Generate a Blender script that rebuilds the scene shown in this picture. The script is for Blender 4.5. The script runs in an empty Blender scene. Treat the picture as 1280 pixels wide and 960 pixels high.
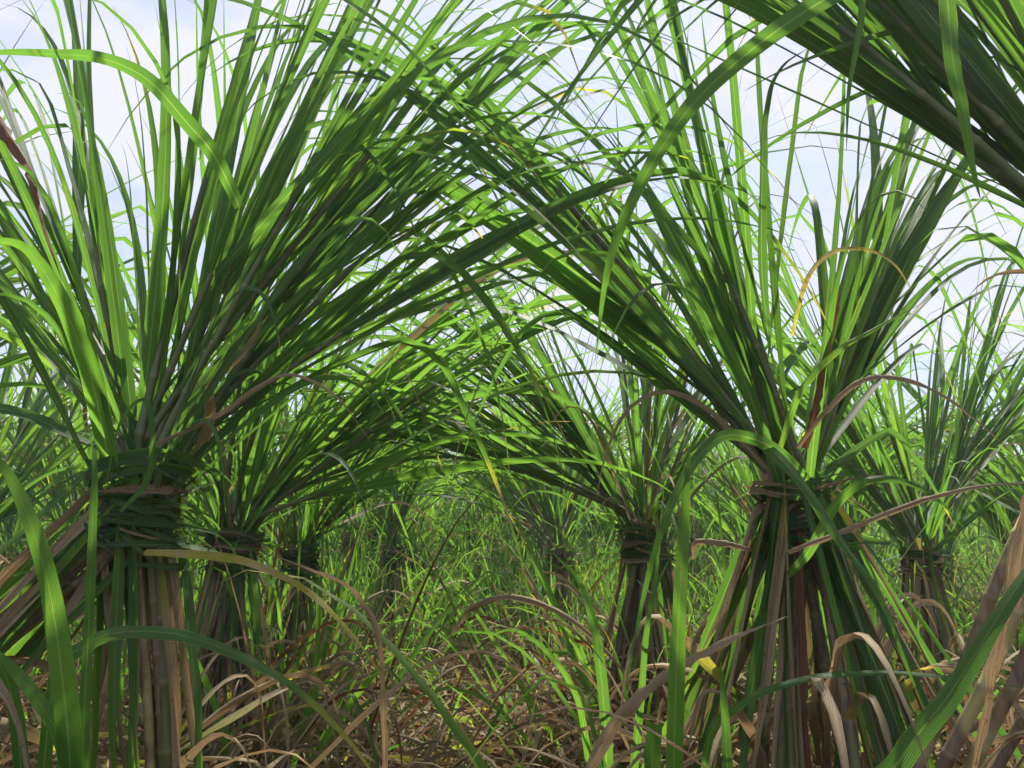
import bpy, math, random
import numpy as np
from mathutils import Vector

rng = np.random.default_rng(11)
random.seed(11)
scn = bpy.context.scene
col = scn.collection
R = math.radians

# ------------------------------------------------------------------ camera
CAM = np.array([0.0, 0.0, 0.85])
PITCH = R(12.2)
F = 967.0                                   # focal length in pixels of the 1280 px frame
FW = np.array([0, math.cos(PITCH), math.sin(PITCH)])
UPV = np.array([0, -math.sin(PITCH), math.cos(PITCH)])
cam = bpy.data.cameras.new('camera')
cam.sensor_width = 36.0
cam.lens = 36.0 * F / 1280.0
cam.clip_start = 0.02
cam.clip_end = 3000
co = bpy.data.objects.new('camera', cam)
col.objects.link(co)
co.location = CAM
co.rotation_euler = (R(90) + PITCH, 0, 0)
scn.camera = co


def at(px, py, d):
    """world point seen at pixel (px, py) at depth d metres"""
    return CAM + FW * d + np.array([1.0, 0, 0]) * ((px - 640) / F * d) + UPV * ((480 - py) / F * d)


# ------------------------------------------------------------------ materials
def new_mat(name):
    m = bpy.data.materials.new(name)
    m.use_nodes = True
    nt = m.node_tree
    nt.nodes.clear()
    return m, nt


class NT:
    def __init__(s, nt): s.nt = nt
    def n(s, typ, **kw):
        nd = s.nt.nodes.new(typ)
        for k, v in kw.items():
            if k.startswith('i_'):
                nd.inputs[k[2:].replace('_', ' ')].default_value = v
            else:
                setattr(nd, k, v)
        return nd
    def l(s, a, b): s.nt.links.new(a, b)
    def math(s, op, a, b=None, c=None, clamp=False):
        nd = s.nt.nodes.new('ShaderNodeMath'); nd.operation = op; nd.use_clamp = clamp
        for i, v in enumerate((a, b, c)):
            if v is None: continue
            if isinstance(v, (int, float)): nd.inputs[i].default_value = v
            else: s.nt.links.new(v, nd.inputs[i])
        return nd.outputs[0]
    def mix(s, f, a, b, blend='MIX'):
        nd = s.nt.nodes.new('ShaderNodeMix'); nd.data_type = 'RGBA'; nd.blend_type = blend
        for i, v in ((0, f), (6, a), (7, b)):
            if isinstance(v, (int, float)): nd.inputs[i].default_value = v
            elif isinstance(v, tuple): nd.inputs[i].default_value = (*v, 1)
            else: s.nt.links.new(v, nd.inputs[i])
        return nd.outputs[2]
    def ramp(s, f, stops):
        nd = s.nt.nodes.new('ShaderNodeValToRGB')
        e = nd.color_ramp.elements
        while len(e) < len(stops): e.new(0.5)
        for k, (p, c) in enumerate(stops):
            e[k].position = p; e[k].color = (*c, 1)
        s.nt.links.new(f, nd.inputs[0])
        return nd.outputs[0]


# every ribbon vertex carries leafdata = (random, dryness, across 0..1, along 0..1)
def leaf_material():
    m, nt = new_mat('cane_leaf')
    g = NT(nt)
    a = g.n('ShaderNodeAttribute', attribute_name='leafdata')
    sep = g.n('ShaderNodeSeparateColor')
    g.l(a.outputs['Color'], sep.inputs[0])
    rnd, dry, u = sep.outputs[0], sep.outputs[1], sep.outputs[2]
    v = a.outputs['Alpha']
    geo = g.n('ShaderNodeNewGeometry')
    tc = g.n('ShaderNodeTexCoord')
    nz = g.n('ShaderNodeTexNoise', i_Scale=9.0, i_Detail=4.0, i_Roughness=0.6)
    g.l(tc.outputs['Object'], nz.inputs['Vector'])
    # streaks that run along the blade
    cmb = g.n('ShaderNodeCombineXYZ')
    g.l(g.math('MULTIPLY', u, 34.0), cmb.inputs[0])
    g.l(g.math('MULTIPLY', v, 5.0), cmb.inputs[1])
    g.l(g.math('MULTIPLY', rnd, 37.0), cmb.inputs[2])
    st = g.n('ShaderNodeTexNoise', i_Scale=1.0, i_Detail=3.0, i_Roughness=0.65)
    g.l(cmb.outputs[0], st.inputs['Vector'])
    streak = st.outputs['Fac']
    vein = g.math('SINE', g.math('MULTIPLY', u, 75.0))
    vein01 = g.math('MULTIPLY_ADD', vein, 0.5, 0.5)
    mid = g.math('SUBTRACT', 1.0, g.math('MULTIPLY', g.math('ABSOLUTE', g.math('SUBTRACT', u, 0.5)), 16.0), clamp=True)
    mid = g.math('MULTIPLY', mid, g.math('SUBTRACT', 1.0, v))
    # green pigments
    green = g.ramp(rnd, [(0.0, (0.034, 0.085, 0.034)), (0.35, (0.046, 0.115, 0.034)),
                         (0.7, (0.066, 0.155, 0.034)), (1.0, (0.110, 0.200, 0.042))])
    green = g.mix(g.math('MULTIPLY', streak, 0.55), green, (0.075, 0.155, 0.035))
    green = g.mix(g.math('MULTIPLY', vein01, 0.22), green, (0.025, 0.070, 0.016))
    green = g.mix(g.math('MULTIPLY', mid, 0.65), green, (0.26, 0.33, 0.16))
    tan = g.ramp(streak, [(0.25, (0.085, 0.062, 0.036)), (0.42, (0.24, 0.180, 0.095)),
                          (0.58, (0.38, 0.30, 0.18)), (0.80, (0.60, 0.50, 0.34))])
    rust = g.ramp(streak, [(0.3, (0.06, 0.025, 0.016)), (0.55, (0.20, 0.085, 0.035)), (0.8, (0.30, 0.19, 0.07))])
    dead = g.mix(g.math('GREATER_THAN', rnd, 0.9), tan, rust)
    # dryness: mottled frontier, yellow halo between green and brown
    dn = g.math('MULTIPLY_ADD', g.math('SUBTRACT', nz.outputs['Fac'], 0.5), 0.55, dry)
    dn = g.math('MULTIPLY_ADD', g.math('SUBTRACT', streak, 0.5), 0.5, dn)
    edge = g.math('MULTIPLY', g.math('SUBTRACT', g.math('ABSOLUTE', g.math('SUBTRACT', u, 0.5)), 0.43), 14.0, clamp=True)
    nb = g.n('ShaderNodeTexNoise', i_Scale=14.0, i_Detail=3.0)
    g.l(tc.outputs['Object'], nb.inputs['Vector'])
    dn = g.math('MULTIPLY_ADD', g.math('MULTIPLY', edge, g.math('GREATER_THAN', nb.outputs['Fac'], 0.53)), 0.3, dn)
    f1 = g.n('ShaderNodeMapRange', interpolation_type='SMOOTHSTEP'); g.l(dn, f1.inputs[0])
    f1.inputs[1].default_value = 0.30; f1.inputs[2].default_value = 0.50
    f2 = g.n('ShaderNodeMapRange', interpolation_type='SMOOTHSTEP'); g.l(dn, f2.inputs[0])
    f2.inputs[1].default_value = 0.48; f2.inputs[2].default_value = 0.62
    c1 = g.mix(f1.outputs[0], green, (0.27, 0.25, 0.04))
    c = g.mix(f2.outputs[0], c1, dead)
    # small specks of rust disease
    vo = g.n('ShaderNodeTexNoise', i_Scale=140.0, i_Detail=1.0)
    g.l(tc.outputs['Object'], vo.inputs['Vector'])
    spk = g.math('GREATER_THAN', vo.outputs['Fac'], 0.70)
    c = g.mix(g.math('MULTIPLY', spk, 0.6), c, (0.12, 0.07, 0.025))
    bump = g.n('ShaderNodeBump', i_Strength=0.35, i_Distance=0.002)
    g.l(g.math('ADD', vein01, streak), bump.inputs['Height'])
    p = g.n('ShaderNodeBsdfPrincipled')
    g.l(c, p.inputs['Base Color'])
    rr = g.math('MULTIPLY_ADD', dn, 0.30, 0.46, clamp=True)
    g.l(rr, p.inputs['Roughness'])
    p.inputs['Specular IOR Level'].default_value = 0.42
    g.l(bump.outputs[0], p.inputs['Normal'])
    tr = g.n('ShaderNodeBsdfTranslucent')
    tg = g.mix(1.0, c, (2.8, 2.8, 1.05), 'MULTIPLY')
    td = g.mix(1.0, c, (0.9, 0.75, 0.6), 'MULTIPLY')
    tcn = g.mix(f2.outputs[0], tg, td)
    g.l(tcn, tr.inputs[0])
    g.l(bump.outputs[0], tr.inputs['Normal'])
    mx = g.n('ShaderNodeMixShader', i_Fac=0.5)
    g.l(g.math('MULTIPLY_ADD', f2.outputs[0], -0.22, TRANS), mx.inputs[0])
    g.l(p.outputs[0], mx.inputs[1]); g.l(tr.outputs[0], mx.inputs[2])
    o = g.n('ShaderNodeOutputMaterial')
    g.l(mx.outputs[0], o.inputs[0])
    return m


TRANS = 0.55
GLARE_HAZE = 0.0045


def stalk_material():
    m, nt = new_mat('cane_stalk')
    g = NT(nt)
    a = g.n('ShaderNodeAttribute', attribute_name='leafdata')
    sep = g.n('ShaderNodeSeparateColor')
    g.l(a.outputs['Color'], sep.inputs[0])
    rnd, node, up = sep.outputs
    tc = g.n('ShaderNodeTexCoord')
    mp = g.n('ShaderNodeMapping'); mp.inputs['Scale'].default_value = (1, 1, 0.12)
    g.l(tc.outputs['Object'], mp.inputs[0])
    nz = g.n('ShaderNodeTexNoise', i_Scale=110.0, i_Detail=4.0, i_Roughness=0.6)
    g.l(mp.outputs[0], nz.inputs['Vector'])
    big = g.n('ShaderNodeTexNoise', i_Scale=7.0, i_Detail=3.0)
    g.l(tc.outputs['Object'], big.inputs['Vector'])
    basec = g.ramp(rnd, [(0.0, (0.19, 0.15, 0.07)), (0.3, (0.15, 0.17, 0.06)), (0.6, (0.10, 0.08, 0.05)),
                         (0.85, (0.24, 0.16, 0.09)), (1.0, (0.42, 0.38, 0.15))])
    sheath = g.ramp(nz.outputs['Fac'], [(0.3, (0.07, 0.045, 0.03)), (0.6, (0.25, 0.17, 0.10)), (0.8, (0.36, 0.27, 0.17))])
    f = g.n('ShaderNodeMapRange', interpolation_type='SMOOTHSTEP'); g.l(big.outputs['Fac'], f.inputs[0])
    f.inputs[1].default_value = 0.47; f.inputs[2].default_value = 0.56
    c = g.mix(f.outputs[0], basec, sheath)
    c = g.mix(g.math('MULTIPLY', up, 0.85), c, (0.10, 0.16, 0.05))
    c = g.mix(g.math('MULTIPLY', nz.outputs['Fac'], 0.35), c, (0.05, 0.04, 0.025))
    c = g.mix(g.math('MULTIPLY', node, 0.45), c, (0.24, 0.21, 0.13))
    bump = g.n('ShaderNodeBump', i_Strength=0.4, i_Distance=0.003)
    g.l(nz.outputs['Fac'], bump.inputs['Height'])
    p = g.n('ShaderNodeBsdfPrincipled', i_Roughness=0.55)
    g.l(c, p.inputs['Base Color']); g.l(bump.outputs[0], p.inputs['Normal'])
    o = g.n('ShaderNodeOutputMaterial'); g.l(p.outputs[0], o.inputs[0])
    return m


def ground_material():
    m, nt = new_mat('soil')
    g = NT(nt)
    tc = g.n('ShaderNodeTexCoord')
    n1 = g.n('ShaderNodeTexNoise', i_Scale=0.8, i_Detail=8.0, i_Roughness=0.65)
    n2 = g.n('ShaderNodeTexNoise', i_Scale=30.0, i_Detail=6.0, i_Roughness=0.7)
    for n in (n1, n2): g.l(tc.outputs['Object'], n.inputs['Vector'])
    c = g.ramp(n1.outputs['Fac'], [(0.3, (0.06, 0.042, 0.028)), (0.5, (0.12, 0.085, 0.055)), (0.7, (0.20, 0.145, 0.095))])
    c = g.mix(n2.outputs['Fac'], c, (0.05, 0.036, 0.024))
    bump = g.n('ShaderNodeBump', i_Strength=0.9, i_Distance=0.03)
    g.l(n2.outputs['Fac'], bump.inputs['Height'])
    p = g.n('ShaderNodeBsdfPrincipled', i_Roughness=0.95)
    g.l(c, p.inputs['Base Color']); g.l(bump.outputs[0], p.inputs['Normal'])
    o = g.n('ShaderNodeOutputMaterial'); g.l(p.outputs[0], o.inputs[0])
    return m


LEAF = leaf_material()
STALK = stalk_material()
SOIL = ground_material()


# ------------------------------------------------------------------ mesh helpers
class Mesher:
    """collects vertices, quads and the leafdata attribute, then links ONE mesh object"""
    def __init__(s): s.v = []; s.q = []; s.d = []; s.n = 0
    def add(s, v, q, d):
        s.v.append(v); s.q.append(q + s.n); s.d.append(d); s.n += len(v)
    def mesh(s, name, mat):
        v = np.concatenate(s.v).astype(np.float32)
        q = np.concatenate(s.q).astype(np.int32)
        d = np.concatenate(s.d).astype(np.float32)
        me = bpy.data.meshes.new(name)
        me.vertices.add(len(v)); me.vertices.foreach_set('co', v.ravel())
        me.loops.add(q.size); me.loops.foreach_set('vertex_index', q.ravel())
        me.polygons.add(len(q))
        me.polygons.foreach_set('loop_start', np.arange(0, q.size, 4, dtype=np.int32))
        me.polygons.foreach_set('loop_total', np.full(len(q), 4, dtype=np.int32))
        me.polygons.foreach_set('use_smooth', np.ones(len(q), dtype=bool))
        at_ = me.attributes.new('leafdata', 'FLOAT_COLOR', 'POINT')
        at_.data.foreach_set('color', d.ravel())
        me.materials.append(mat)
        me.update(calc_edges=True)
        me.validate()
        return me
    def obj(s, name, mat, parent=None, origin=None):
        if not s.v: return None
        if origin is not None:
            s.v = [x - origin for x in s.v]
        o = bpy.data.objects.new(name, s.mesh(name, mat))
        col.objects.link(o)
        if parent is not None: o.parent = parent
        elif origin is not None: o.location = origin
        return o


def nrm(a):
    return a / np.maximum(np.linalg.norm(a, axis=-1, keepdims=True), 1e-9)


def ribbons(M, P, S, N, w, rnd, dry, fold=0.30, wave=0.0):
    """P (n,k,3) centre lines, S side vectors, N normals, w (n,k) half widths, dry (n,k)"""
    n, k, _ = P.shape
    ph = rng.uniform(0, 6.28, (n, 1)); sgn = np.linspace(0, 1, k)[None, :]
    wob = (wave * np.sin(ph + sgn * rng.uniform(15, 40, (n, 1))) * w)[..., None] * N
    wob2 = (wave * np.cos(ph * 2 + sgn * rng.uniform(15, 40, (n, 1))) * w)[..., None] * N
    W = w[..., None]
    dz = np.clip(dry * 2 - 1, 0, 1)[..., None]            # dead blades are folded, frayed and uneven
    ja = 1 + dz * rng.normal(0, 0.22, (n, k, 1)); jb = 1 + dz * rng.normal(0, 0.22, (n, k, 1))
    fo = fold + dz * (rng.uniform(0.2, 1.3, (n, 1, 1)))
    A = P - S * W * ja / (1 + 0.5 * dz) + N * W * fo + wob
    B = P + S * W * jb / (1 + 0.5 * dz) + N * W * fo + wob2
    V = np.stack([A, P, B], axis=2).reshape(-1, 3)
    idx = np.arange(n * k * 3).reshape(n, k, 3)
    a = idx[:, :-1, :-1]; b = idx[:, :-1, 1:]; c = idx[:, 1:, 1:]; d = idx[:, 1:, :-1]
    Q = np.stack([a, b, c, d], axis=-1).reshape(-1, 4)
    D = np.zeros((n, k, 3, 4))
    D[..., 0] = rnd[:, None, None]
    D[..., 1] = dry[:, :, None]
    D[..., 2] = np.array([0, 0.5, 1.0])[None, None, :]
    D[..., 3] = sgn[:, :, None]
    M.add(V, Q, D.reshape(-1, 4))


def width_profile(s):
    return (0.5 + 0.5 * np.clip(s / 0.22, 0, 1)) * (1 - s ** 1.75) ** 1.05 + 0.03


def grow_leaves(M, P0, D0, L, W, droop, rnd, dry0, k=15, roll=0.7, kink=0.35, floor=None, twist=1.2, wave=0.10, hooked=0.35):
    """grow n blades: stiff at the base, arching under their weight, many with a broken drooping tip"""
    n = len(P0)
    D = nrm(D0); P = P0.copy()
    s = np.linspace(0, 1, k)
    ds = L / (k - 1)
    az = rng.uniform(0, 2 * np.pi, n)
    hor = nrm(np.cross(D, np.array([0, 0, 1.0])) + 0.03 * np.stack([np.cos(az), np.sin(az), 0 * az], 1))
    rl = rng.normal(0, roll, n)[:, None]
    S = hor * np.cos(rl) + np.cross(D, hor) * np.sin(rl)
    side = rng.normal(0, 0.33, (n, 3)); side[:, 2] *= 0.3
    tw = rng.normal(0, twist, n)
    ks = np.where(rng.random(n) < kink, rng.uniform(0.28, 0.85, n), 9.0)
    PP = np.zeros((n, k, 3)); SS = np.zeros((n, k, 3)); NN = np.zeros((n, k, 3))
    down = np.array([0, 0, -1.0])
    ex = rng.uniform(0.9, 3.4, n)
    for i in range(k):
        S = nrm(S - D * np.sum(S * D, 1, keepdims=True))
        PP[:, i] = P; SS[:, i] = S; NN[:, i] = np.cross(S, D)
        P = P + D * ds[:, None]
        hz = np.sqrt(np.maximum(1 - D[:, 2] ** 2, 0.0)) + 0.12
        g = droop * (s[i] ** ex) * (ex + 2.6) * 1.2 / k * hz
        g = g + np.where((s[i] > ks) & (s[i] < ks + 0.16), 11.0 / k * rng.uniform(0.5, 1.2, n), 0)
        D = nrm(D + down * g[:, None] + side * (1.3 / k) * s[i])
        if floor is not None:
            low = (P[:, 2] < floor)
            P[low, 2] = floor + rng.uniform(0, 0.02, low.sum())
            D[low, 2] = np.abs(D[low, 2]) * 0.2
        a = (tw / k)[:, None]
        S = S * np.cos(a) + np.cross(D, S) * np.sin(a)
    w = W[:, None] * 0.5 * width_profile(s)[None, :]
    # dry tips on some
    tip = np.where(rng.random(n) < 0.3, rng.uniform(0.15, 0.75, n), 0.0)
    fade = np.where((dry0 > 0.6) & (rng.random(n) < 0.4), rng.uniform(0.2, 0.6, n), 0)[:, None]
    dry0 = dry0[:, None] - fade * np.clip(1 - s[None, :] * 2.2, 0, 1)
    dry = np.clip(dry0 + tip[:, None] * np.clip((s[None, :] - 0.6) / 0.4, 0, 1) ** 1.5, 0, 1)
    ribbons(M, PP, SS, NN, w, rnd, dry, wave=wave)


def catmull(C, n):
    C = np.asarray(C, float)
    C = np.vstack([2 * C[0] - C[1], C, 2 * C[-1] - C[-2]])
    m = len(C) - 3
    out = []
    for t in np.linspace(0, m - 1e-6, n):
        i = int(t); f = t - i
        a, b, c, d = C[i], C[i + 1], C[i + 2], C[i + 3]
        out.append(0.5 * ((2 * b) + (c - a) * f + (2 * a - 5 * b + 4 * c - d) * f * f + (3 * b - a - 3 * c + d) * f ** 3))
    return np.array(out)


def tube(M, C, r0, r1, rnd, sides=8, tie_h=0.9, gap=0.11, nodes=True):
    """one cane: a tapering jointed tube through the points C"""
    seg = np.linalg.norm(np.diff(C, axis=0), axis=1)
    Ltot = seg.sum(); cum = np.concatenate([[0], np.cumsum(seg)])
    pos = [0.0]; fl = [0.0]; x = gap * rng.uniform(0.3, 1)
    while nodes and x < Ltot - 0.03:
        g2 = gap * rng.uniform(0.8, 1.2)
        pos += [x - 0.006, x - 0.002, x + 0.003, x + 0.006, x + g2 * 0.5]; fl += [0, 1, 1, 0, 0]
        x += g2
    if not nodes:
        pos = list(np.linspace(0, Ltot * 0.98, 16)); fl = [0.0] * 16
    pos.append(Ltot); fl.append(0)
    pos = np.array(pos); fl = np.array(fl); o = np.argsort(pos); pos = pos[o]; fl = fl[o]
    pts = np.stack([np.interp(pos, cum, C[:, j]) for j in range(3)], 1)
    T = nrm(np.gradient(pts, axis=0) + 1e-6)
    ref = np.array([0.3, 1.0, 0.1])
    A = nrm(np.cross(T, ref)); B = np.cross(T, A)
    rr = (r0 + (r1 - r0) * pos / Ltot) * (1 + 0.13 * fl)
    th = np.linspace(0, 2 * np.pi, sides, endpoint=False)
    ring = pts[:, None, :] + rr[:, None, None] * (A[:, None, :] * np.cos(th)[None, :, None] + B[:, None, :] * np.sin(th)[None, :, None])
    k = len(pts)
    idx = np.arange(k * sides).reshape(k, sides)
    nx = np.roll(idx, -1, axis=1)
    Q = np.stack([idx[:-1], nx[:-1], nx[1:], idx[1:]], -1).reshape(-1, 4)
    D = np.zeros((k, sides, 4))
    D[..., 0] = rnd; D[..., 1] = fl[:, None]
    D[..., 2] = np.clip((pts[:, 2] - tie_h + 0.25) / 0.35, 0, 1)[:, None]
    D[..., 3] = 1
    M.add(ring.reshape(-1, 3), Q, D.reshape(-1, 4))


def tag(o, label=None, cat=None, group=None, kind=None):
    if label: o['label'] = label
    if cat: o['category'] = cat
    if group: o['group'] = group
    if kind: o['kind'] = kind
    return o


def empty(name, loc):
    o = bpy.data.objects.new(name, None)
    o.empty_display_size = 0.1
    o.location = loc
    col.objects.link(o)
    return o


# ------------------------------------------------------------------ the binding of twisted leaves
def binding(M, c, rad, height, turns=9, strands=9, dryp=0.38):
    for i in range(strands):
        k = 26 * 2
        t = np.linspace(0, 1, k)
        nt_ = rng.uniform(0.7, 1.5)
        a0 = rng.uniform(0, 6.28)
        ang = a0 + t * nt_ * 2 * np.pi
        z = (rng.uniform(-0.5, 0.5) * 0.9 + (t - 0.5) * rng.uniform(-1.2, 1.2) + rng.uniform(0.05, 0.45) * np.sin(ang + rng.uniform(0, 6))) * height
        zz = np.clip(z / height * 2, -1, 1)
        rr = rad * (1.06 + 0.22 * zz ** 2 + 0.16 * rng.random() + 0.05 * np.sin(3 * ang + i) + 0.06 * np.sin(ang * 1.3 + 2 * i))
        tail = np.clip((t - 0.88) / 0.12, 0, 1)
        rr = rr + tail * rng.uniform(0.0, 0.12)
        P = np.stack([c[0] + rr * np.cos(ang), c[1] + rr * np.sin(ang) * 0.9, c[2] + z - tail * rng.uniform(0, 0.06)], 1)
        T = nrm(np.gradient(P, axis=0))
        out = nrm(P - np.array([c[0], c[1], 0]) * [1, 1, 0] - P * [0, 0, 1])
        lean = rng.normal(0, 0.8)
        S = nrm(np.cross(T, out)); N = np.cross(S, T)
        S, N = S * math.cos(lean) + N * math.sin(lean), N * math.cos(lean) - S * math.sin(lean)
        w = rng.uniform(0.004, 0.012) * (0.75 + 0.35 * np.sin(ang * 1.7 + i)) * (1 - 0.7 * tail)
        d = 1.0 if rng.random() < dryp else rng.uniform(0, 0.3)
        ribbons(M, P[None], S[None], N[None], w[None], np.array([rng.random() * 0.5]), np.full((1, k), d), fold=0.5)


# ------------------------------------------------------------------ one tied clump
def clump(tie, groups, base_r=0.22, tie_r=0.056, per=11, leaf_len=(0.85, 1.6), leaf_w=(0.014, 0.031), up=(0.25, 0.75),
          split=True, k=15, bright=0.5, dry_n=26, skirt_n=20, bind_h=0.08, stem_r=0.012, detail=True, name='sugarcane_clump', droop=(0.6, 2.0), dead=0.018, basal_n=85, dryfrac=0.45, loose=None, tie_dry=0.35):
    """groups: (number of canes, direction above the tie, spread, base offset xy or None)
    returns the root Empty. Everything is built in world space and moved to the root's base."""
    tie = np.array(tie, float)
    base = np.array([tie[0], tie[1], 0.0])
    root = empty(name, base)
    allF = Mesher(); allS = Mesher()
    for (n, dr, sp, off) in groups:
        dr = nrm(np.array(dr, float))
        for j in range(n):
            r, a = base_r * math.sqrt(rng.random()), rng.uniform(0, 6.28)
            b = base + np.array([r * math.cos(a), r * math.sin(a), 0])
            if off is not None:
                b = base + np.array([off[0], off[1], 0]) + 0.55 * (b - base)
            tr_, ta = tie_r * 0.75 * math.sqrt(rng.random()), rng.uniform(0, 6.28)
            tp = tie + np.array([tr_ * math.cos(ta), tr_ * math.sin(ta) * 0.9, rng.normal(0, 0.005)])
            d = nrm(dr + rng.normal(0, sp, 3) * np.array([1, 1, 0.45]))
            Lu = rng.uniform(*up)
            p1 = tp + nrm(d * 0.6 + np.array([0, 0, 0.55])) * 0.12
            p2 = p1 + d * Lu * 0.5
            p3 = p2 + nrm(d + np.array([0, 0, -0.08])) * Lu * 0.5
            low = b * 0.42 + tp * 0.58
            low[:2] += (b - tp)[:2] * 0.08
            C = catmull([b, low, tp, p1, p2, p3], 26)
            MS = Mesher() if split else allS
            rs = stem_r * rng.uniform(0.8, 1.2)
            tube(MS, C, rs * 1.1, rs * 0.45, rng.random(), sides=8 if detail else 5, tie_h=tie[2], nodes=detail)
            so = None
            if split: so = MS.obj('stalk', STALK, root, base)
            # leaves, two-ranked along the part above the tie
            MF = Mesher() if split else allF
            T = nrm(np.gradient(C, axis=0))
            seg = np.concatenate([[0], np.cumsum(np.linalg.norm(np.diff(C, axis=0), axis=1))])
            s_tie = seg[np.argmin(np.linalg.norm(C - tp, axis=1))]
            m = max(4, int(per * rng.uniform(0.8, 1.2)))
            q = s_tie + (seg[-1] - s_tie) * np.sort(rng.uniform(0.02, 1, m) ** 0.8)
            P0 = np.stack([np.interp(q, seg, C[:, i]) for i in range(3)], 1)
            TT = nrm(np.stack([np.interp(q, seg, T[:, i]) for i in range(3)], 1))
            pa = rng.uniform(0, 6.28)
            e1 = nrm(np.cross(TT, np.array([0.2, 0.5, 0.05]))); e2 = np.cross(TT, e1)
            sd = np.where(np.arange(m) % 2 == 0, 1.0, -1.0)[:, None]
            sidev = (e1 * math.cos(pa) + e2 * math.sin(pa)) * sd
            fr = ((q - s_tie) / (seg[-1] - s_tie))
            ang = rng.uniform(0.05, 0.36, m) * (1.2 - 0.5 * fr) + rng.normal(0, 0.04, m)
            D0 = nrm(TT + sidev * ang[:, None] + rng.normal(0, 0.05, (m, 3)))
            L = rng.uniform(*leaf_len, m); W = rng.uniform(*leaf_w, m)
            dp = rng.uniform(*droop, m) ** 1.2
            dryv = np.where(rng.random(m) < dead, rng.uniform(0.6, 1, m), rng.uniform(0, 0.22, m))
            rv = np.clip(rng.normal(bright, 0.22, m), 0, 1)
            grow_leaves(MF, P0, D0, L, W, dp, rv, dryv, k=k, roll=0.75, kink=0.42)
            if split:
                fo = MF.obj('foliage', LEAF, so, base)
    if not split:
        allS.obj('stalk', STALK, root, base)
        allF.obj('foliage', LEAF, root, base)
    # leaves caught in the tie that run down along the canes, brown and green
    if skirt_n:
        MD = Mesher()
        n = skirt_n
        a = rng.uniform(0, 6.28, n)
        rr = tie_r * rng.uniform(0.7, 1.05, n)
        P0 = tie + np.stack([rr * np.cos(a), rr * np.sin(a), rng.uniform(-0.05, 0.12, n)], 1)
        gi = rng.choice(len(groups), n, p=np.array([g_[0] for g_ in groups], float) / sum(g_[0] for g_ in groups))
        bb = np.array([(groups[i][3] if groups[i][3] is not None else (0, 0)) for i in gi])
        tgt = base + np.stack([bb[:, 0] + np.cos(a) * base_r * 1.15, bb[:, 1] + np.sin(a) * base_r * 1.15, 0 * a], 1)
        D0 = nrm(tgt - P0 + rng.normal(0, 0.05, (n, 3)))
        dryv = np.where(rng.random(n) < dryfrac, rng.uniform(0.7, 1, n), rng.uniform(0, 0.2, n))
        grow_leaves(MD, P0, D0, rng.uniform(0.5, 1.0, n), rng.uniform(0.014, 0.032, n), np.full(n, 0.25), rng.random(n), dryv,
                    k=12, roll=1.2, kink=0.2, floor=0.02, twist=3, wave=0.2)
        n = loose if loose is not None else 10 + skirt_n // 3          # loose ends that spill over the knot
        a = rng.uniform(0, 6.28, n)
        P0 = tie + np.stack([tie_r * 0.8 * np.cos(a), tie_r * 0.8 * np.sin(a), rng.uniform(0.0, 0.10, n)], 1)
        D0 = nrm(np.stack([np.cos(a), np.sin(a), rng.uniform(0.4, 2.6, n)], 1))
        grow_leaves(MD, P0, D0, rng.uniform(0.3, 0.95, n), rng.uniform(0.010, 0.026, n), rng.uniform(0.8, 4.5, n), rng.random(n) * 0.8,
                    np.where(rng.random(n) < 0.22, 0.9, 0.1), k=18, roll=0.9, kink=0.4, floor=0.02, twist=3, wave=0.2)
        MD.obj('bound_leaves', LEAF, root, base)
    if dry_n:
        MD = Mesher()
        n = dry_n
        a = rng.uniform(0, 6.28, n)
        rr = base_r * rng.uniform(0.3, 1.0, n)
        gi = rng.choice(len(groups), n, p=np.array([g_[0] for g_ in groups], float) / sum(g_[0] for g_ in groups))
        bb = np.array([(groups[i][3] if groups[i][3] is not None else (0, 0)) for i in gi])
        zf = rng.uniform(0.08, 0.62, n)
        ctr = base + (tie - base) * zf[:, None] + np.concatenate([bb * (1 - zf[:, None]), np.zeros((n, 1))], 1)
        P0 = ctr + np.stack([np.cos(a) * rr * (1.05 - zf), np.sin(a) * rr * (1.05 - zf), 0 * a], 1)
        D0 = np.stack([np.cos(a), np.sin(a), rng.uniform(-0.2, 1.3, n)], 1)
        grow_leaves(MD, P0, D0, rng.uniform(0.35, 0.95, n), rng.uniform(0.012, 0.032, n), rng.uniform(2.0, 5.5, n), rng.random(n),
                    rng.uniform(0.7, 1.0, n), k=20 if detail else 12, roll=1.0, kink=0.4, floor=0.03, twist=4, wave=0.2)
        MD.obj('dry_leaves', LEAF, root, base)
    if basal_n:
        MD = Mesher(); n = basal_n
        a = rng.uniform(0, 6.28, n)
        rr = rng.uniform(0.6, 1.6, n) * 0.24
        P0 = base + np.stack([rr * np.cos(a), rr * np.sin(a), rng.uniform(0, 0.15, n)], 1)
        D0 = np.stack([np.cos(a) * 0.45 + rng.normal(0, 0.25, n), np.sin(a) * 0.45 + rng.normal(0, 0.25, n), np.ones(n)], 1)
        grow_leaves(MD, P0, D0, rng.uniform(0.5, 1.3, n), rng.uniform(0.010, 0.026, n), rng.uniform(0.5, 3.2, n), np.clip(rng.normal(0.7, 0.25, n), 0, 1),
                    np.where(rng.random(n) < 0.22, rng.uniform(0.6, 1, n), rng.uniform(0, 0.25, n)), k=12, roll=0.9, kink=0.5, floor=0.02)
        MD.obj('basal_leaves', LEAF, root, base)
    MB = Mesher()
    binding(MB, tie, tie_r, bind_h, strands=24 if detail else 9, dryp=tie_dry)
    MB.obj('binding', LEAF, root, base)
    return root


def copy_tree(o, parent=None):
    c = o.copy(); col.objects.link(c); c.parent = parent
    for ch in o.children: copy_tree(ch, c)
    return c


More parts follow.
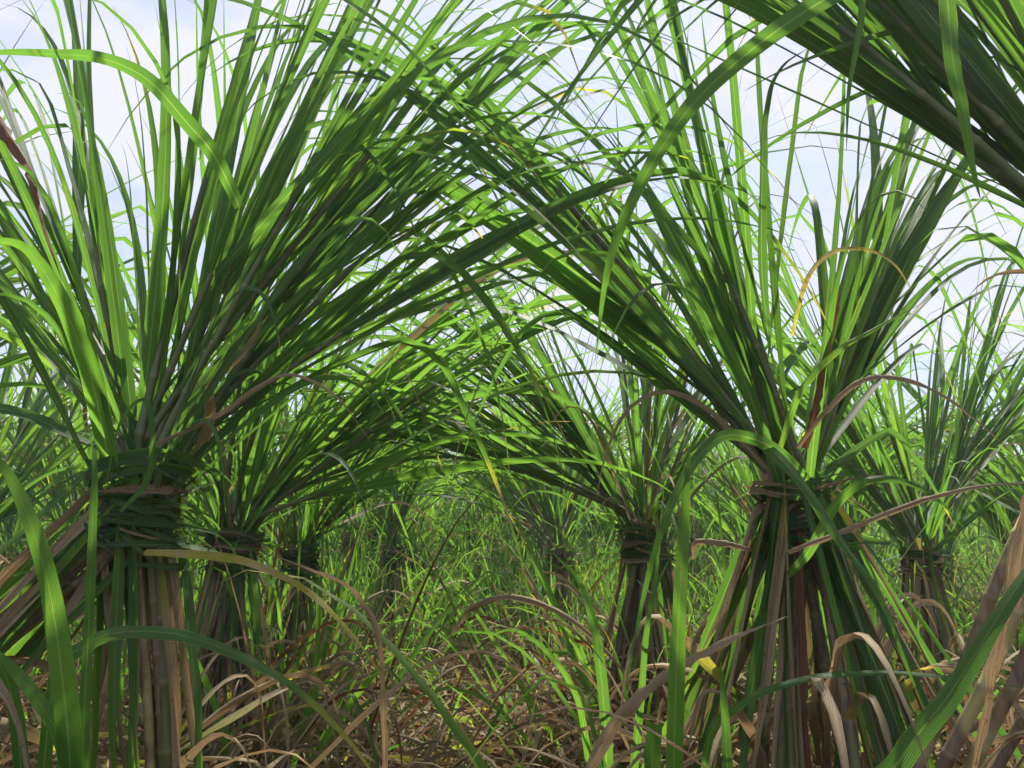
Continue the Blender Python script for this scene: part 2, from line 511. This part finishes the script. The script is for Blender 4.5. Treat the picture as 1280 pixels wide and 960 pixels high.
def hero_leaf(parent, pts, width, dry=0.1, rnd=0.5, roll=0.3, taper='tip', name='leaf', dry_end=None, twist=0.5, kk=34, wave=0.12):
    """a single big blade through real points (pixel, pixel, depth in metres)"""
    C = catmull([at(*p) for p in pts], kk)
    T = nrm(np.gradient(C, axis=0))
    view = nrm(C - CAM)
    S = nrm(np.cross(T, view)); N = np.cross(S, T)
    s = np.linspace(0, 1, kk)
    a = (roll + twist * (s - 0.5))[:, None]
    S2 = S * np.cos(a) + N * np.sin(a); N2 = N * np.cos(a) - S * np.sin(a)
    if taper == 'tip': w = width * 0.5 * ((0.65 + 0.35 * np.clip(s / 0.2, 0, 1)) * (1 - s ** 2.2) ** 0.9 + 0.03)
    elif taper == 'both': w = width * 0.5 * (np.sin(np.pi * np.clip(s, 0.02, 0.98)) ** 0.6)
    else: w = width * 0.5 * (0.85 + 0.15 * np.sin(np.pi * s))
    M = Mesher()
    dd = np.full(kk, dry) if dry_end is None else dry + (dry_end - dry) * np.clip((s - 0.35) / 0.65, 0, 1)
    base = np.array(parent.location) if parent is not None else C[0] * [1, 1, 0]
    ribbons(M, C[None], S2[None], N2[None], w[None], np.array([rnd]), dd[None], wave=wave)
    return M.obj(name, LEAF, parent, base)


# ------------------------------------------------------------------ setting: ground
def build_ground():
    n = 90
    xs = np.concatenate([[-180, -90, -40], np.linspace(-14, 14, n), [40, 90, 180]])
    ys = np.concatenate([[-60, -20], np.linspace(-4, 26, n), [60, 120, 260]])
    X, Y = np.meshgrid(xs, ys)
    Z = 0.02 * np.sin(X * 2.1 + 0.4 * Y) * np.cos(Y * 1.7) + 0.012 * np.sin(X * 7 + Y * 5.3)
    V = np.stack([X, Y, Z], -1).reshape(-1, 3)
    idx = np.arange(X.size).reshape(X.shape)
    Q = np.stack([idx[:-1, :-1], idx[:-1, 1:], idx[1:, 1:], idx[1:, :-1]], -1).reshape(-1, 4)
    M = Mesher(); M.add(V, Q, np.zeros((len(V), 4)))
    tag(M.obj('ground', SOIL), kind='structure')


build_ground()

PATH = math.atan(-80 / F)            # the furrow runs a little to the left of the lens axis


def furrow(off, y):
    """point off metres to the right of the furrow's middle, y metres ahead"""
    return off + y * math.tan(PATH)


# ------------------------------------------------------------------ near clumps, each its own build
G = 'sugarcane bundles tied at the waist'
cl = {}


def near(key, px, py, d, groups, label, **kw):
    t = at(px, py, d)
    o = clump(t, groups, **kw)
    tag(o, label, 'sugarcane', G)
    cl[key] = o
    return o


near('L1', 172, 640, 1.45,
     [(6, (0.56, 0.10, 0.86), 0.17, (0.15, 0.0)), (3, (0.42, 0.0, 0.9), 0.15, (-0.72, -0.12)), (2, (0.75, 0.1, 0.72), 0.1, (-0.8, -0.15)), (3, (0.22, 0.1, 1.0), 0.13, (0.15, 0)), (5, (-0.48, 0.1, 0.9), 0.13, (-0.75, -0.1)), (1, (0.3, 0.3, 0.9), 0.2, (-0.7, -0.1))],
     'large tied cane bundle at the near left with its leaves fanning up and right', per=8, dead=0, basal_n=0, base_r=0.075, dry_n=40, dryfrac=0.6, loose=16, tie_dry=0.12, skirt_n=50, tie_r=0.066, bind_h=0.11, k=18, bright=0.42)
near('R1', 995, 645, 1.6,
     [(6, (-0.62, 0.05, 0.85), 0.09, None), (3, (-0.22, 0.05, 1.0), 0.06, None), (6, (0.50, 0.15, 0.95), 0.10, None), (1, (-0.1, 0.3, 1.0), 0.2, None)],
     'large tied cane bundle at the near right with splayed brown stalks below the knot', per=8, dead=0, basal_n=14, base_r=0.42, dry_n=60, skirt_n=70, loose=9, tie_r=0.058, bind_h=0.10, k=18, bright=0.42)
near('R0', 1500, 470, 1.15,
     [(6, (-0.65, 0.04, 0.82), 0.05, (0.3, 0.0)), (9, (-0.40, 0.08, 0.95), 0.10, (0.3, 0.0))],
     'overhanging dark cane bundle that leans in across the top right corner', dead=0, basal_n=0, leaf_len=(0.8, 1.3), droop=(0.2, 1.1), per=8, base_r=0.2, dry_n=30, skirt_n=10, k=18, up=(0.35, 0.8), bright=0.35)
near('L2', 292, 690, 2.4,
     [(7, (0.72, 0.0, 0.85), 0.22, None), (2, (0.95, -0.1, 0.45), 0.15, None), (4, (0.1, 0.1, 1.0), 0.2, None), (3, (-0.5, 0.1, 0.9), 0.2, None)],
     'second cane bundle on the left, just behind and right of the largest one', per=9, loose=42, basal_n=75, dry_n=50, base_r=0.18, bright=0.55)
near('L3', 375, 700, 3.1,
     [(6, (0.7, -0.1, 0.85), 0.2, None), (5, (-0.2, 0.1, 1.0), 0.25, None)],
     'third cane bundle back along the left edge of the furrow', per=9, loose=42, basal_n=75, dry_n=45, base_r=0.2, bright=0.7, up=(0.2, 0.6), leaf_len=(0.8, 1.3))
near('R2', 805, 680, 2.6,
     [(8, (-0.66, 0.0, 0.88), 0.2, None), (3, (-0.9, 0.0, 0.5), 0.15, None), (6, (0.3, 0.1, 1.0), 0.25, None)],
     'second cane bundle on the right, leaning left over the furrow behind the largest right one', per=9, loose=42, basal_n=65, dry_n=60, base_r=0.2, bright=0.55)
near('RR1', 1150, 700, 2.9,
     [(8, (-0.45, 0.0, 1.0), 0.2, None), (7, (0.5, 0.1, 0.9), 0.2, None)],
     'cane bundle with a small dark green knot, right of the largest right bundle', per=7, base_r=0.16, bright=0.55, tie_r=0.05, bind_h=0.06)
near('R3', 700, 700, 4.3,
     [(9, (-0.6, 0.0, 0.9), 0.2, None), (5, (0.3, 0.1, 1.0), 0.25, None)],
     'smaller cane bundle seen left of the second right bundle along the furrow', per=7, base_r=0.2, bright=0.7, up=(0.2, 0.6), leaf_len=(0.8, 1.3))
near('L4', 492, 690, 4.9,
     [(8, (0.35, 0.0, 1.0), 0.2, None), (6, (-0.3, 0.1, 1.0), 0.25, None)],
     'upright far cane bundle standing at the left of the furrow where it narrows', per=7, base_r=0.2, bright=0.7, up=(0.2, 0.6), leaf_len=(0.8, 1.3))

# ------------------------------------------------------------------ field: copies of bundles row after row
protos = []
for v in range(5):
    t = np.array([0, 0, 0.84 + 0.05 * (v - 2)])
    o = clump(t, [(6, (0.6, 0.0, 0.85), 0.22, None), (4, (-0.35, 0.1, 1.0), 0.25, None)], per=8, k=12, split=True,
              detail=False, leaf_len=(0.75, 1.35), up=(0.2, 0.65), bright=0.75, dry_n=24, skirt_n=12)
    protos.append(o)
far_protos = []
for v in range(5):
    t = np.array([0, 0, 0.84 + 0.05 * (v - 2)])
    o = clump(t, [(6, (0.5, 0.0, 0.9), 0.26, None), (5, (-0.35, 0.1, 1.0), 0.28, None)], per=9, k=9, split=False,
              detail=False, leaf_len=(0.7, 1.2), up=(0.2, 0.55), bright=0.75, dry_n=14, skirt_n=0, leaf_w=(0.03, 0.05))
    far_protos.append(o)

row_name = {-1: 'row on the left edge of the furrow', 1: 'row on the right edge of the furrow',
            -2: 'second row to the left', 2: 'second row to the right', -3: 'third row to the left', 3: 'third row to the right',
            -4: 'fourth row to the left', 4: 'fourth row to the right', -5: 'fifth row to the left', 5: 'fifth row to the right'}
ordn = ['first', 'second', 'third', 'fourth', 'fifth', 'sixth', 'seventh', 'eighth', 'ninth', 'tenth', 'eleventh', 'twelfth', 'thirteenth', 'fourteenth', 'fifteenth']
used = set()
ROWOFF = {1: 0.70, 2: 1.75, 3: 2.85, 4: 3.95, 5: 5.1}
START = {-1: 5.7, 1: 5.2, -2: 1.9, 2: 4.0, -3: 2.6, 3: 2.9, -4: 4.2, 4: 4.2, -5: 5.4, 5: 5.4}


def place(protos_, i, x, y, rz, sc, label, group):
    src = protos_[i]
    if id(src) in used: o = copy_tree(src)
    else: o = src; used.add(id(src))
    o.location = (x, y, 0); o.rotation_euler = (0, 0, rz); o.scale = (sc, sc, sc)
    tag(o, label, 'sugarcane', group)
    return o


for row in (-1, 1, -2, 2, -3, 3, -4, 4, -5, 5):
    sgn = 1 if row > 0 else -1
    y = START[row]; j = {-1: 4, 1: 3, 2: 1}.get(row, 0)
    ymax = {1: 13, 2: 11, 3: 10, 4: 9.5, 5: 10}[abs(row)]
    while y < ymax:
        off = sgn * ROWOFF[abs(row)] + rng.normal(0, 0.09)
        x = furrow(off, y)
        rz = (math.pi if sgn > 0 else 0) + rng.normal(0, 0.55)
        if abs(row) > 1: rz = rng.uniform(0, 6.28)
        sc = rng.uniform(0.88, 1.08)
        near_ = y < 6.0 and abs(row) < 4
        if near_:
            lab = f'{ordn[j]} smaller cane bundle back in the {row_name[row]}'
            place(protos, rng.integers(5), x, y, rz, sc, lab, G)
        else:
            side = 'left' if row < 0 else 'right'
            where = {1: 'furrow edge', 2: 'middle rows', 3: 'middle rows', 4: 'outer rows', 5: 'outer rows'}[abs(row)]
            lab = f'far bright green cane bundle in the {side} {where} of the field'
            place(far_protos, rng.integers(5), x, y, rz, sc, lab, f'far cane bundles in the {side} {where}')
        y += rng.uniform(0.7, 1.0) if abs(row) < 4 else rng.uniform(0.95, 1.3)
        j += 1
for (x_, y_, s_) in ((-0.30, 6.2, 0.7), (0.25, 6.9, 0.75), (-0.05, 7.6, 0.8), (-0.35, 8.3, 0.9), (0.05, 9.2, 1.0), (0.4, 10.2, 1.0), (-0.3, 10.8, 1.0)):
    place(far_protos, rng.integers(5), furrow(x_, y_), y_, rng.uniform(0, 6.28), s_ * 0.9, 'low soft green cane bundle closing the far end of the furrow', 'cane bundles closing the furrow')
for p in protos + far_protos:
    if id(p) not in used:
        for c in list(p.children_recursive): bpy.data.objects.remove(c)
        bpy.data.objects.remove(p)

# far field that reads as one mass
M = Mesher()
n = 25000
yy = rng.uniform(11, 34, n) ** 1.0
xx = rng.uniform(-1, 1, n) * (yy * 0.72 + 2)
P0 = np.stack([xx, yy, rng.uniform(0.1, 1.7, n)], 1)
D0 = np.stack([rng.normal(0, 0.35, n), rng.normal(0, 0.35, n), np.ones(n)], 1)
grow_leaves(M, P0, D0, rng.uniform(0.8, 1.3, n), rng.uniform(0.04, 0.07, n), rng.uniform(0.5, 2.0, n), np.clip(rng.normal(0.65, 0.2, n), 0, 1),
            rng.uniform(0, 0.3, n), k=7, wave=0)
tag(M.obj('distant_cane_field', LEAF), 'pale green far cane leaves closing the end of the furrow', 'cane field', kind='stuff')

# ------------------------------------------------------------------ litter and undergrowth (nobody could count them)
M = Mesher()
n = 25000
yy = 1.0 + 12.5 * rng.random(n) ** 1.5
xx = rng.normal(0, 1, n) * (0.8 + yy * 0.33)
fx = xx
hump = 0.22 + 0.24 * np.clip(np.abs(fx) / 0.7, 0, 1) * rng.random(n)
P0 = np.stack([xx + yy * math.tan(PATH), yy, hump * rng.random(n) + 0.02], 1)
a = rng.uniform(0, 6.28, n)
D0 = np.stack([np.cos(a), np.sin(a), np.abs(rng.normal(0, 0.45, n))], 1)
grow_leaves(M, P0, D0, rng.uniform(0.25, 0.7, n), rng.uniform(0.006, 0.026, n), rng.uniform(1.5, 5, n), rng.random(n),
            rng.uniform(0.66, 1.0, n), k=15, roll=1.1, kink=0.35, floor=0.015, twist=5, wave=0.3)
tag(M.obj('dry_leaf_litter', LEAF), 'tangled tan and brown dead cane leaves covering the furrow floor', 'leaf litter', kind='stuff')

M = Mesher()      # standing dry trash between clumps
n = 1900
yy = 1.6 + 8 * rng.random(n) ** 1.3
sgn = np.where(rng.random(n) < 0.5, -1, 1)
xx = sgn * (0.42 + rng.exponential(0.55, n))
P0 = np.stack([xx + yy * math.tan(PATH), yy, rng.uniform(0.0, 0.25, n)], 1)
a = rng.uniform(0, 6.28, n)
D0 = np.stack([np.cos(a) * 0.7, np.sin(a) * 0.7, rng.uniform(0.5, 1.6, n)], 1)
grow_leaves(M, P0, D0, rng.uniform(0.3, 0.85, n), rng.uniform(0.007, 0.022, n), rng.uniform(2.5, 6, n), rng.random(n),
            rng.uniform(0.62, 1.0, n), k=22, roll=1.1, kink=0.35, floor=0.03, twist=4, wave=0.2)
tag(M.obj('standing_dry_leaves', LEAF), 'curled brown dead leaves sticking up between the bundles', 'leaf litter', kind='stuff')

M = Mesher()
n = 120                # sparse blades right in the furrow
yy = 1.6 + 6 * rng.random(n)
xx = rng.uniform(-0.45, 0.45, n)
P0 = np.stack([xx + yy * math.tan(PATH), yy, rng.uniform(0.0, 0.1, n)], 1)
D0 = np.stack([rng.normal(0, 0.6, n), rng.normal(0, 0.6, n), np.ones(n)], 1)
grow_leaves(M, P0, D0, rng.uniform(0.3, 0.75, n), rng.uniform(0.008, 0.022, n), rng.uniform(1, 4, n), np.clip(rng.normal(0.6, 0.25, n), 0, 1),
            rng.uniform(0, 0.25, n), k=11, roll=0.9, kink=0.4, twist=2)
n = 5200
yy = rng.uniform(5.0, 11, n)
P0 = np.stack([rng.uniform(-1.1, 1.1, n) + yy * math.tan(PATH), yy, rng.uniform(0.0, 0.5, n)], 1)
D0 = np.stack([rng.normal(0, 0.5, n), rng.normal(0, 0.5, n), np.ones(n)], 1)
grow_leaves(M, P0, D0, rng.uniform(0.45, 0.95, n) * np.clip((yy - 3.6) / 2.6, 0.4, 1.4), rng.uniform(0.010, 0.028, n), rng.uniform(0.8, 3.2, n), np.clip(rng.normal(0.8, 0.2, n), 0, 1),
            rng.uniform(0, 0.2, n), k=10, roll=0.9, kink=0.3, twist=2)
n = 10000
yy = 2.3 + 9.7 * rng.random(n) ** 0.85
sgn = np.where(rng.random(n) < 0.5, -1, 1)
xx = sgn * (0.55 + rng.exponential(0.9, n))
P0 = np.stack([xx + yy * math.tan(PATH), yy, rng.uniform(0.0, 0.15, n)], 1)
D0 = np.stack([rng.normal(0, 0.4, n), rng.normal(0, 0.4, n), np.ones(n)], 1)
grow_leaves(M, P0, D0, rng.uniform(0.3, 0.7, n) + 0.4 * np.clip((yy - 2) / 2.5, 0, 1) * rng.random(n), rng.uniform(0.007, 0.024, n), rng.uniform(0.5, 3.6, n), np.clip(rng.normal(0.65, 0.25, n), 0, 1),
            rng.uniform(0, 0.22, n), k=11, roll=0.9, kink=0.3, twist=2)
tag(M.obj('grass_undergrowth', LEAF), 'loose green grass blades and young cane leaves growing up through the dead litter', 'grass', kind='stuff')

# ------------------------------------------------------------------ single big leaves that belong to the near bundles
L1, R1, R0 = cl['L1'], cl['R1'], cl['R0']
H = hero_leaf
H(L1, [(-60, 72, 1.25), (0, 66, 1.2), (70, 68, 1.15), (130, 74, 1.12), (185, 100, 1.1), (235, 155, 1.1), (268, 195, 1.12), (300, 260, 1.2)][::-1], 0.024, rnd=0.45)
H(L1, [(-40, 100, 1.3), (5, 160, 1.25), (40, 215, 1.22), (56, 280, 1.2), (78, 352, 1.2)], 0.026, dry=1.0, rnd=0.95, roll=0.9, twist=2)
H(R0, [(1120, -40, 1.2), (1030, 0, 1.15), (940, 62, 1.12), (862, 135, 1.1), (800, 232, 1.1), (762, 330, 1.12), (744, 450, 1.15)], 0.028, rnd=0.6, roll=0.2)
H(R0, [(1180, -50, 0.9), (1186, 20, 0.88), (1192, 80, 0.87), (1205, 140, 0.87), (1216, 205, 0.88), (1226, 250, 0.9)], 0.018, rnd=0.7, dry=0.15, roll=0.4)
H(R0, [(1082, -60, 1.0), (1076, 30, 1.0), (1062, 110, 1.0), (1058, 190, 1.0)], 0.009, rnd=0.7, roll=0.4)
H(R1, [(1010, 600, 1.35), (985, 575, 1.3), (950, 552, 1.25), (905, 545, 1.2), (868, 578, 1.15), (832, 650, 1.12), (805, 745, 1.12), (778, 880, 1.12)], 0.020, rnd=0.35, roll=0.25, dry=0.15)
H(R1, [(902, 542, 1.32), (950, 552, 1.28), (1000, 600, 1.22), (1050, 675, 1.18), (1098, 740, 1.15), (1130, 820, 1.14), (1160, 900, 1.14)], 0.021, rnd=0.3, roll=0.8)
H(R1, [(985, 720, 1.45), (1010, 690, 1.4), (1045, 630, 1.35), (1080, 602, 1.3), (1125, 600, 1.3), (1170, 622, 1.3), (1205, 660, 1.32)], 0.018, rnd=0.55, roll=0.4)
H(R1, [(995, 560, 1.4), (1030, 515, 1.32), (1070, 478, 1.28), (1115, 470, 1.25), (1170, 488, 1.22), (1225, 528, 1.2), (1285, 585, 1.2)], 0.016, dry=0.95, rnd=0.9, roll=0.7)
H(R1, [(985, 690, 1.35), (1075, 655, 1.28), (1150, 625, 1.22), (1225, 607, 1.18), (1300, 602, 1.15)], 0.014, dry=0.8, rnd=0.4, roll=0.4)
H(R1, [(1005, 560, 1.5), (1018, 500, 1.5), (1032, 430, 1.5), (1044, 380, 1.5), (1048, 345, 1.5)], 0.022, dry=0.95, rnd=0.95, roll=0.5)
H(R1, [(975, 560, 1.45), (1000, 490, 1.4), (1045, 440, 1.38), (1095, 410, 1.36), (1150, 380, 1.34)], 0.014, dry=0.3, rnd=0.8, roll=0.5)
H(R1, [(990, 420, 1.5), (1008, 350, 1.45), (1040, 315, 1.4), (1085, 312, 1.38), (1120, 332, 1.36), (1142, 368, 1.36)], 0.010, dry=0.55, rnd=0.6, roll=0.5)
H(R1, [(960, 420, 1.35), (952, 330, 1.33), (953, 200, 1.3), (958, 130, 1.28), (975, 85, 1.27), (1010, 60, 1.28)][::1], 0.020, dry=0.1, rnd=0.15, roll=0.9)
H(L1, [(180, 690, 1.35), (240, 692, 1.3), (310, 702, 1.25), (380, 735, 1.22), (438, 790, 1.2), (482, 850, 1.2)], 0.016, dry=0.5, rnd=0.5, roll=0.6)
H(L1, [(150, 640, 1.3), (184, 600, 1.28), (190, 540, 1.27), (180, 500, 1.27), (150, 530, 1.27), (130, 620, 1.27)], 0.010, rnd=0.3, roll=0.4)
H(L1, [(185, 560, 1.35), (270, 520, 1.3), (320, 485, 1.28), (365, 468, 1.27), (420, 495, 1.27), (465, 555, 1.28)], 0.010, dry=0.7, rnd=0.9, roll=0.4)
H(L1, [(235, 590, 1.5), (258, 530, 1.45), (262, 480, 1.42), (310, 430, 1.4), (330, 385, 1.4)], 0.028, dry=0.62, rnd=0.9, roll=0.7)
H(L1, [(-30, 300, 1.2), (30, 310, 1.2), (75, 375, 1.22), (110, 460, 1.28), (125, 520, 1.35), (140, 600, 1.42)][::-1], 0.036, rnd=0.75, roll=0.3)

# ------------------------------------------------------------------ loose shoots in the foreground, each a plant of its own
def shoot(name, label, base_xy, blades, group=None):
    r = empty(name, (base_xy[0], base_xy[1], 0.0))
    for b_ in blades:
        pts, w, kw = b_
        H(r, pts, w, **kw)
    tag(r, label, 'cane shoot', group)
    return r


def gp(px, d):
    p = at(px, 480, d); return (p[0], p[1])


def root_pt(px, d, lean=0):
    """a pixel far enough down to be on the ground at depth d"""
    # solve py so that z = 0
    py = 480 + (CAM[2] + FW[2] * d) / (UPV[2]) * F / d
    return (px, py, d)


SG = 'loose cane shoots at the front'
shoot('cane_shoot', 'bright backlit broad blade curving up at the lower left corner', gp(105, 1.0),
      [([root_pt(110, 1.0), (92, 1100, 0.98), (88, 960, 0.95), (78, 850, 0.93), (62, 740, 0.92), (36, 650, 0.92), (0, 580, 0.93), (-60, 520, 0.95)], 0.031, dict(rnd=0.8, roll=0.3)),
       ([root_pt(112, 1.0), (105, 1100, 0.98), (85, 950, 0.95), (48, 878, 0.94), (0, 822, 0.95), (-60, 780, 1.0)], 0.024, dict(rnd=0.6, roll=0.4))], SG)
shoot('cane_shoot', 'narrow straight dull green blade hanging vertically in front of the left bundle', gp(105, 0.98),
      [([root_pt(100, 1.02), (104, 960, 1.0), (110, 800, 1.0), (116, 640, 1.0), (118, 585, 1.0), (112, 540, 1.0)], 0.014, dict(rnd=0.3, roll=0.3))], SG)
shoot('cane_shoot', 'long arching grey green blade sweeping down right across the lower left', gp(60, 1.2),
      [([root_pt(40, 1.25), (60, 900, 1.15), (110, 805, 1.1), (200, 790, 1.08), (290, 815, 1.06), (370, 860, 1.05), (440, 930, 1.05), (500, 1020, 1.05)], 0.021, dict(rnd=0.45, roll=0.5, twist=0.8, dry=0.1, dry_end=0.5)),
       ([root_pt(45, 1.25), (20, 900, 1.2), (-40, 800, 1.15), (-90, 780, 1.1)], 0.022, dict(rnd=0.45))], SG)
shoot('cane_shoot', 'upright luminous green blade standing right of the furrow in the foreground', gp(840, 1.15),
      [([root_pt(835, 1.15), (838, 1100, 1.15), (842, 960, 1.14), (846, 820, 1.13), (852, 700, 1.13), (858, 600, 1.14), (862, 560, 1.15)], 0.028, dict(rnd=0.8, roll=0.25, twist=0.3)),
       ([root_pt(832, 1.15), (822, 1100, 1.15), (815, 960, 1.1), (818, 905, 1.08)], 0.024, dict(rnd=0.3, roll=0.1, taper='flat', dry=0.15))], SG)
shoot('cane_shoot', 'broad dark green blade slanting up to the lower right corner', gp(1090, 0.95),
      [([root_pt(1040, 0.95), (1075, 1060, 0.93), (1125, 950, 0.9), (1185, 870, 0.88), (1245, 775, 0.87), (1300, 690, 0.88), (1340, 640, 0.9)], 0.029, dict(rnd=0.15, roll=0.4))], SG)
shoot('cane_shoot', 'thin green blade lying nearly level across the base of the right bundle', gp(890, 1.2),
      [([root_pt(860, 1.3), (880, 960, 1.25), (920, 885, 1.2), (1000, 850, 1.18), (1100, 840, 1.16), (1200, 848, 1.14), (1300, 862, 1.12)], 0.013, dict(rnd=0.5, roll=0.5))], SG)
shoot('cane_shoot', 'short dark blade standing at the foot of the right bundle', gp(910, 1.1),
      [([root_pt(915, 1.12), (912, 1050, 1.12), (908, 940, 1.11), (904, 870, 1.1), (900, 825, 1.1)], 0.018, dict(rnd=0.15, roll=0.3))], SG)
shoot('cane_shoot', 'dark green upright blade rising in the middle foreground beside the furrow', gp(755, 1.5),
      [([root_pt(760, 1.5), (758, 1000, 1.5), (756, 900, 1.48), (745, 800, 1.46), (725, 730, 1.45), (690, 690, 1.45)], 0.026, dict(rnd=0.3, roll=0.4)),
       ([root_pt(762, 1.5), (790, 980, 1.48), (800, 880, 1.45), (812, 760, 1.4), (840, 690, 1.4)], 0.018, dict(rnd=0.5, roll=0.4)),
       ([root_pt(758, 1.5), (735, 950, 1.5), (710, 850, 1.48), (650, 790, 1.46), (600, 800, 1.46)], 0.014, dict(rnd=0.7, roll=0.4))], SG)
DG = 'single dead leaves caught at the front'
tag(H(None, [(700, 1050, 1.3), (745, 940, 1.28), (800, 868, 1.25), (860, 826, 1.22), (920, 795, 1.22), (985, 770, 1.25)], 0.030, dry=1.0, rnd=0.3, roll=0.3, name='dead_leaf', wave=0.3),
    'broad wrinkled tan dead leaf slanting up to the foot of the right bundle', 'dead leaf', DG)
tag(H(None, [(560, 800, 2.0), (590, 760, 1.95), (640, 745, 1.9), (700, 765, 1.85), (750, 805, 1.82), (790, 860, 1.8), (800, 960, 1.8)], 0.022, dry=0.9, rnd=0.5, roll=0.3, name='dead_leaf', wave=0.3),
    'arching pale dead leaf in front of the second right bundle', 'dead leaf', DG)
tag(H(None, [(865, 700, 1.6), (872, 676, 1.58), (910, 678, 1.56), (945, 688, 1.55), (965, 700, 1.6)], 0.02, dry=0.9, rnd=0.4, roll=0.4, name='dead_leaf', wave=0.2),
    'small curved tan dead leaf touching the left side of the right bundle', 'dead leaf', DG)
tag(H(None, [(1290, 620, 1.0), (1275, 720, 1.0), (1255, 800, 1.0), (1235, 900, 1.02), (1200, 1060, 1.05)], 0.034, dry=1.0, rnd=0.5, roll=0.6, name='dead_leaf', wave=0.3),
    'wide brown dead leaf hanging down at the right edge', 'dead leaf', DG)
tag(H(None, [(480, 1000, 1.3), (478, 900, 1.28), (470, 800, 1.26), (440, 740, 1.25), (390, 715, 1.25), (330, 690, 1.27)], 0.015, dry=0.9, rnd=0.5, roll=0.6, name='dead_leaf', wave=0.3),
    'thin brown dead leaf arching over left of the furrow', 'dead leaf', DG)

# yellow canes at the lower right edge, leaning out of the frame
r = empty('cane_stool', (*gp(1225, 1.15), 0.0))
tag(r, 'group of leaning yellow bare canes at the lower right edge', 'sugarcane')
for k_, (x0, x1) in enumerate(((1165, 1300), (1200, 1335), (1130, 1262), (1225, 1400))):
    M = Mesher(); d_ = 1.15 + 0.05 * k_
    tube(M, catmull([np.array(at(*root_pt(x0 - 110, d_ + 0.05))), at(x0, 1000, d_), at(x0 * 0.45 + x1 * 0.55, 840, d_ - 0.02), at(x1, 690, d_ - 0.03), at(x1 + 130, 430, d_ - 0.03)], 26),
         0.012, 0.009, (0.99, 0.95, 0.99, 0.8)[k_], tie_h=3.0)
    M.obj('stalk', STALK, r, np.array(r.location))

# ------------------------------------------------------------------ thin volume added to veil the scene like lens glare
import bmesh
bm = bmesh.new(); bmesh.ops.create_cube(bm, size=1.0)
me = bpy.data.meshes.new('glare_haze'); bm.to_mesh(me); bm.free()
hz_ = bpy.data.objects.new('glare_haze', me); col.objects.link(hz_)
hz_.scale = (380, 340, 4.9); hz_.location = (0, 100, 1.35)
hm = bpy.data.materials.new('glare_haze'); hm.use_nodes = True; hm.node_tree.nodes.clear(); g = NT(hm.node_tree)
pv = g.n('ShaderNodeVolumePrincipled', i_Density=GLARE_HAZE, i_Anisotropy=0.5); pv.inputs['Color'].default_value = (0.93, 0.96, 1, 1)
o_ = g.n('ShaderNodeOutputMaterial'); g.l(pv.outputs[0], o_.inputs['Volume'])
me.materials.append(hm)
tag(hz_, 'thin bright veil added over the whole cane field to stand in for lens glare', 'glare_haze', kind='stuff')
# ------------------------------------------------------------------ light
ELEV, AZ = R(62), R(18)          # in front of the lens and above, a little to the right
sun = bpy.data.lights.new('sun', 'SUN')
sun.energy = 3.9
sun.angle = R(1.5)
sun.color = (1.0, 0.95, 0.86)
so = bpy.data.objects.new('sun', sun); col.objects.link(so)
dv = Vector((math.sin(AZ) * math.cos(ELEV), math.cos(AZ) * math.cos(ELEV), math.sin(ELEV)))
so.rotation_euler = dv.to_track_quat('Z', 'Y').to_euler()
w = bpy.data.worlds.new('World'); scn.world = w; w.use_nodes = True
nt = w.node_tree; nt.nodes.clear(); g = NT(nt)
sky = g.n('ShaderNodeTexSky', sky_type='NISHITA', sun_disc=False, sun_elevation=ELEV, sun_rotation=AZ, air_density=1.0, dust_density=1.5, ozone_density=1.5)
tc = g.n('ShaderNodeTexCoord')
mp = g.n('ShaderNodeMapping'); mp.inputs['Scale'].default_value = (1.0, 1.0, 2.6); mp.inputs['Location'].default_value = (0.3, 0.1, 0.4)
g.l(tc.outputs['Generated'], mp.inputs[0])
cn = g.n('ShaderNodeTexNoise', i_Scale=3.6, i_Detail=8.0, i_Roughness=0.55, i_Distortion=0.4)
g.l(mp.outputs[0], cn.inputs['Vector'])
cf = g.n('ShaderNodeMapRange', interpolation_type='SMOOTHSTEP'); g.l(cn.outputs['Fac'], cf.inputs[0])
cf.inputs[1].default_value = 0.36; cf.inputs[2].default_value = 0.62; cf.inputs[3].default_value = 0.75; cf.inputs[4].default_value = 1.0
cc = g.ramp(cn.outputs['Fac'], [(0.42, (2.95, 3.2, 4.4)), (0.50, (3.3, 3.45, 4.4)), (0.58, (3.7, 3.8, 4.55))])
skc = g.mix(cf.outputs[0], sky.outputs[0], cc)
bg = g.n('ShaderNodeBackground', i_Strength=0.10)
g.l(skc, bg.inputs[0])
ow = g.n('ShaderNodeOutputWorld'); g.l(bg.outputs[0], ow.inputs[0])

vs = scn.view_settings
vs.view_transform = 'Standard'
vs.look = 'None'
vs.gamma = 1.0
vs.exposure = 1.25
vs.use_curve_mapping = False
cy = scn.cycles
cy.max_bounces = 8
cy.diffuse_bounces = 6
cy.glossy_bounces = 2
cy.transmission_bounces = 4
cy.caustics_reflective = False
cy.caustics_refractive = False
cy.sample_clamp_indirect = 6.0
cy.use_denoising = True
cy.use_adaptive_sampling = True
cy.adaptive_threshold = 0.015
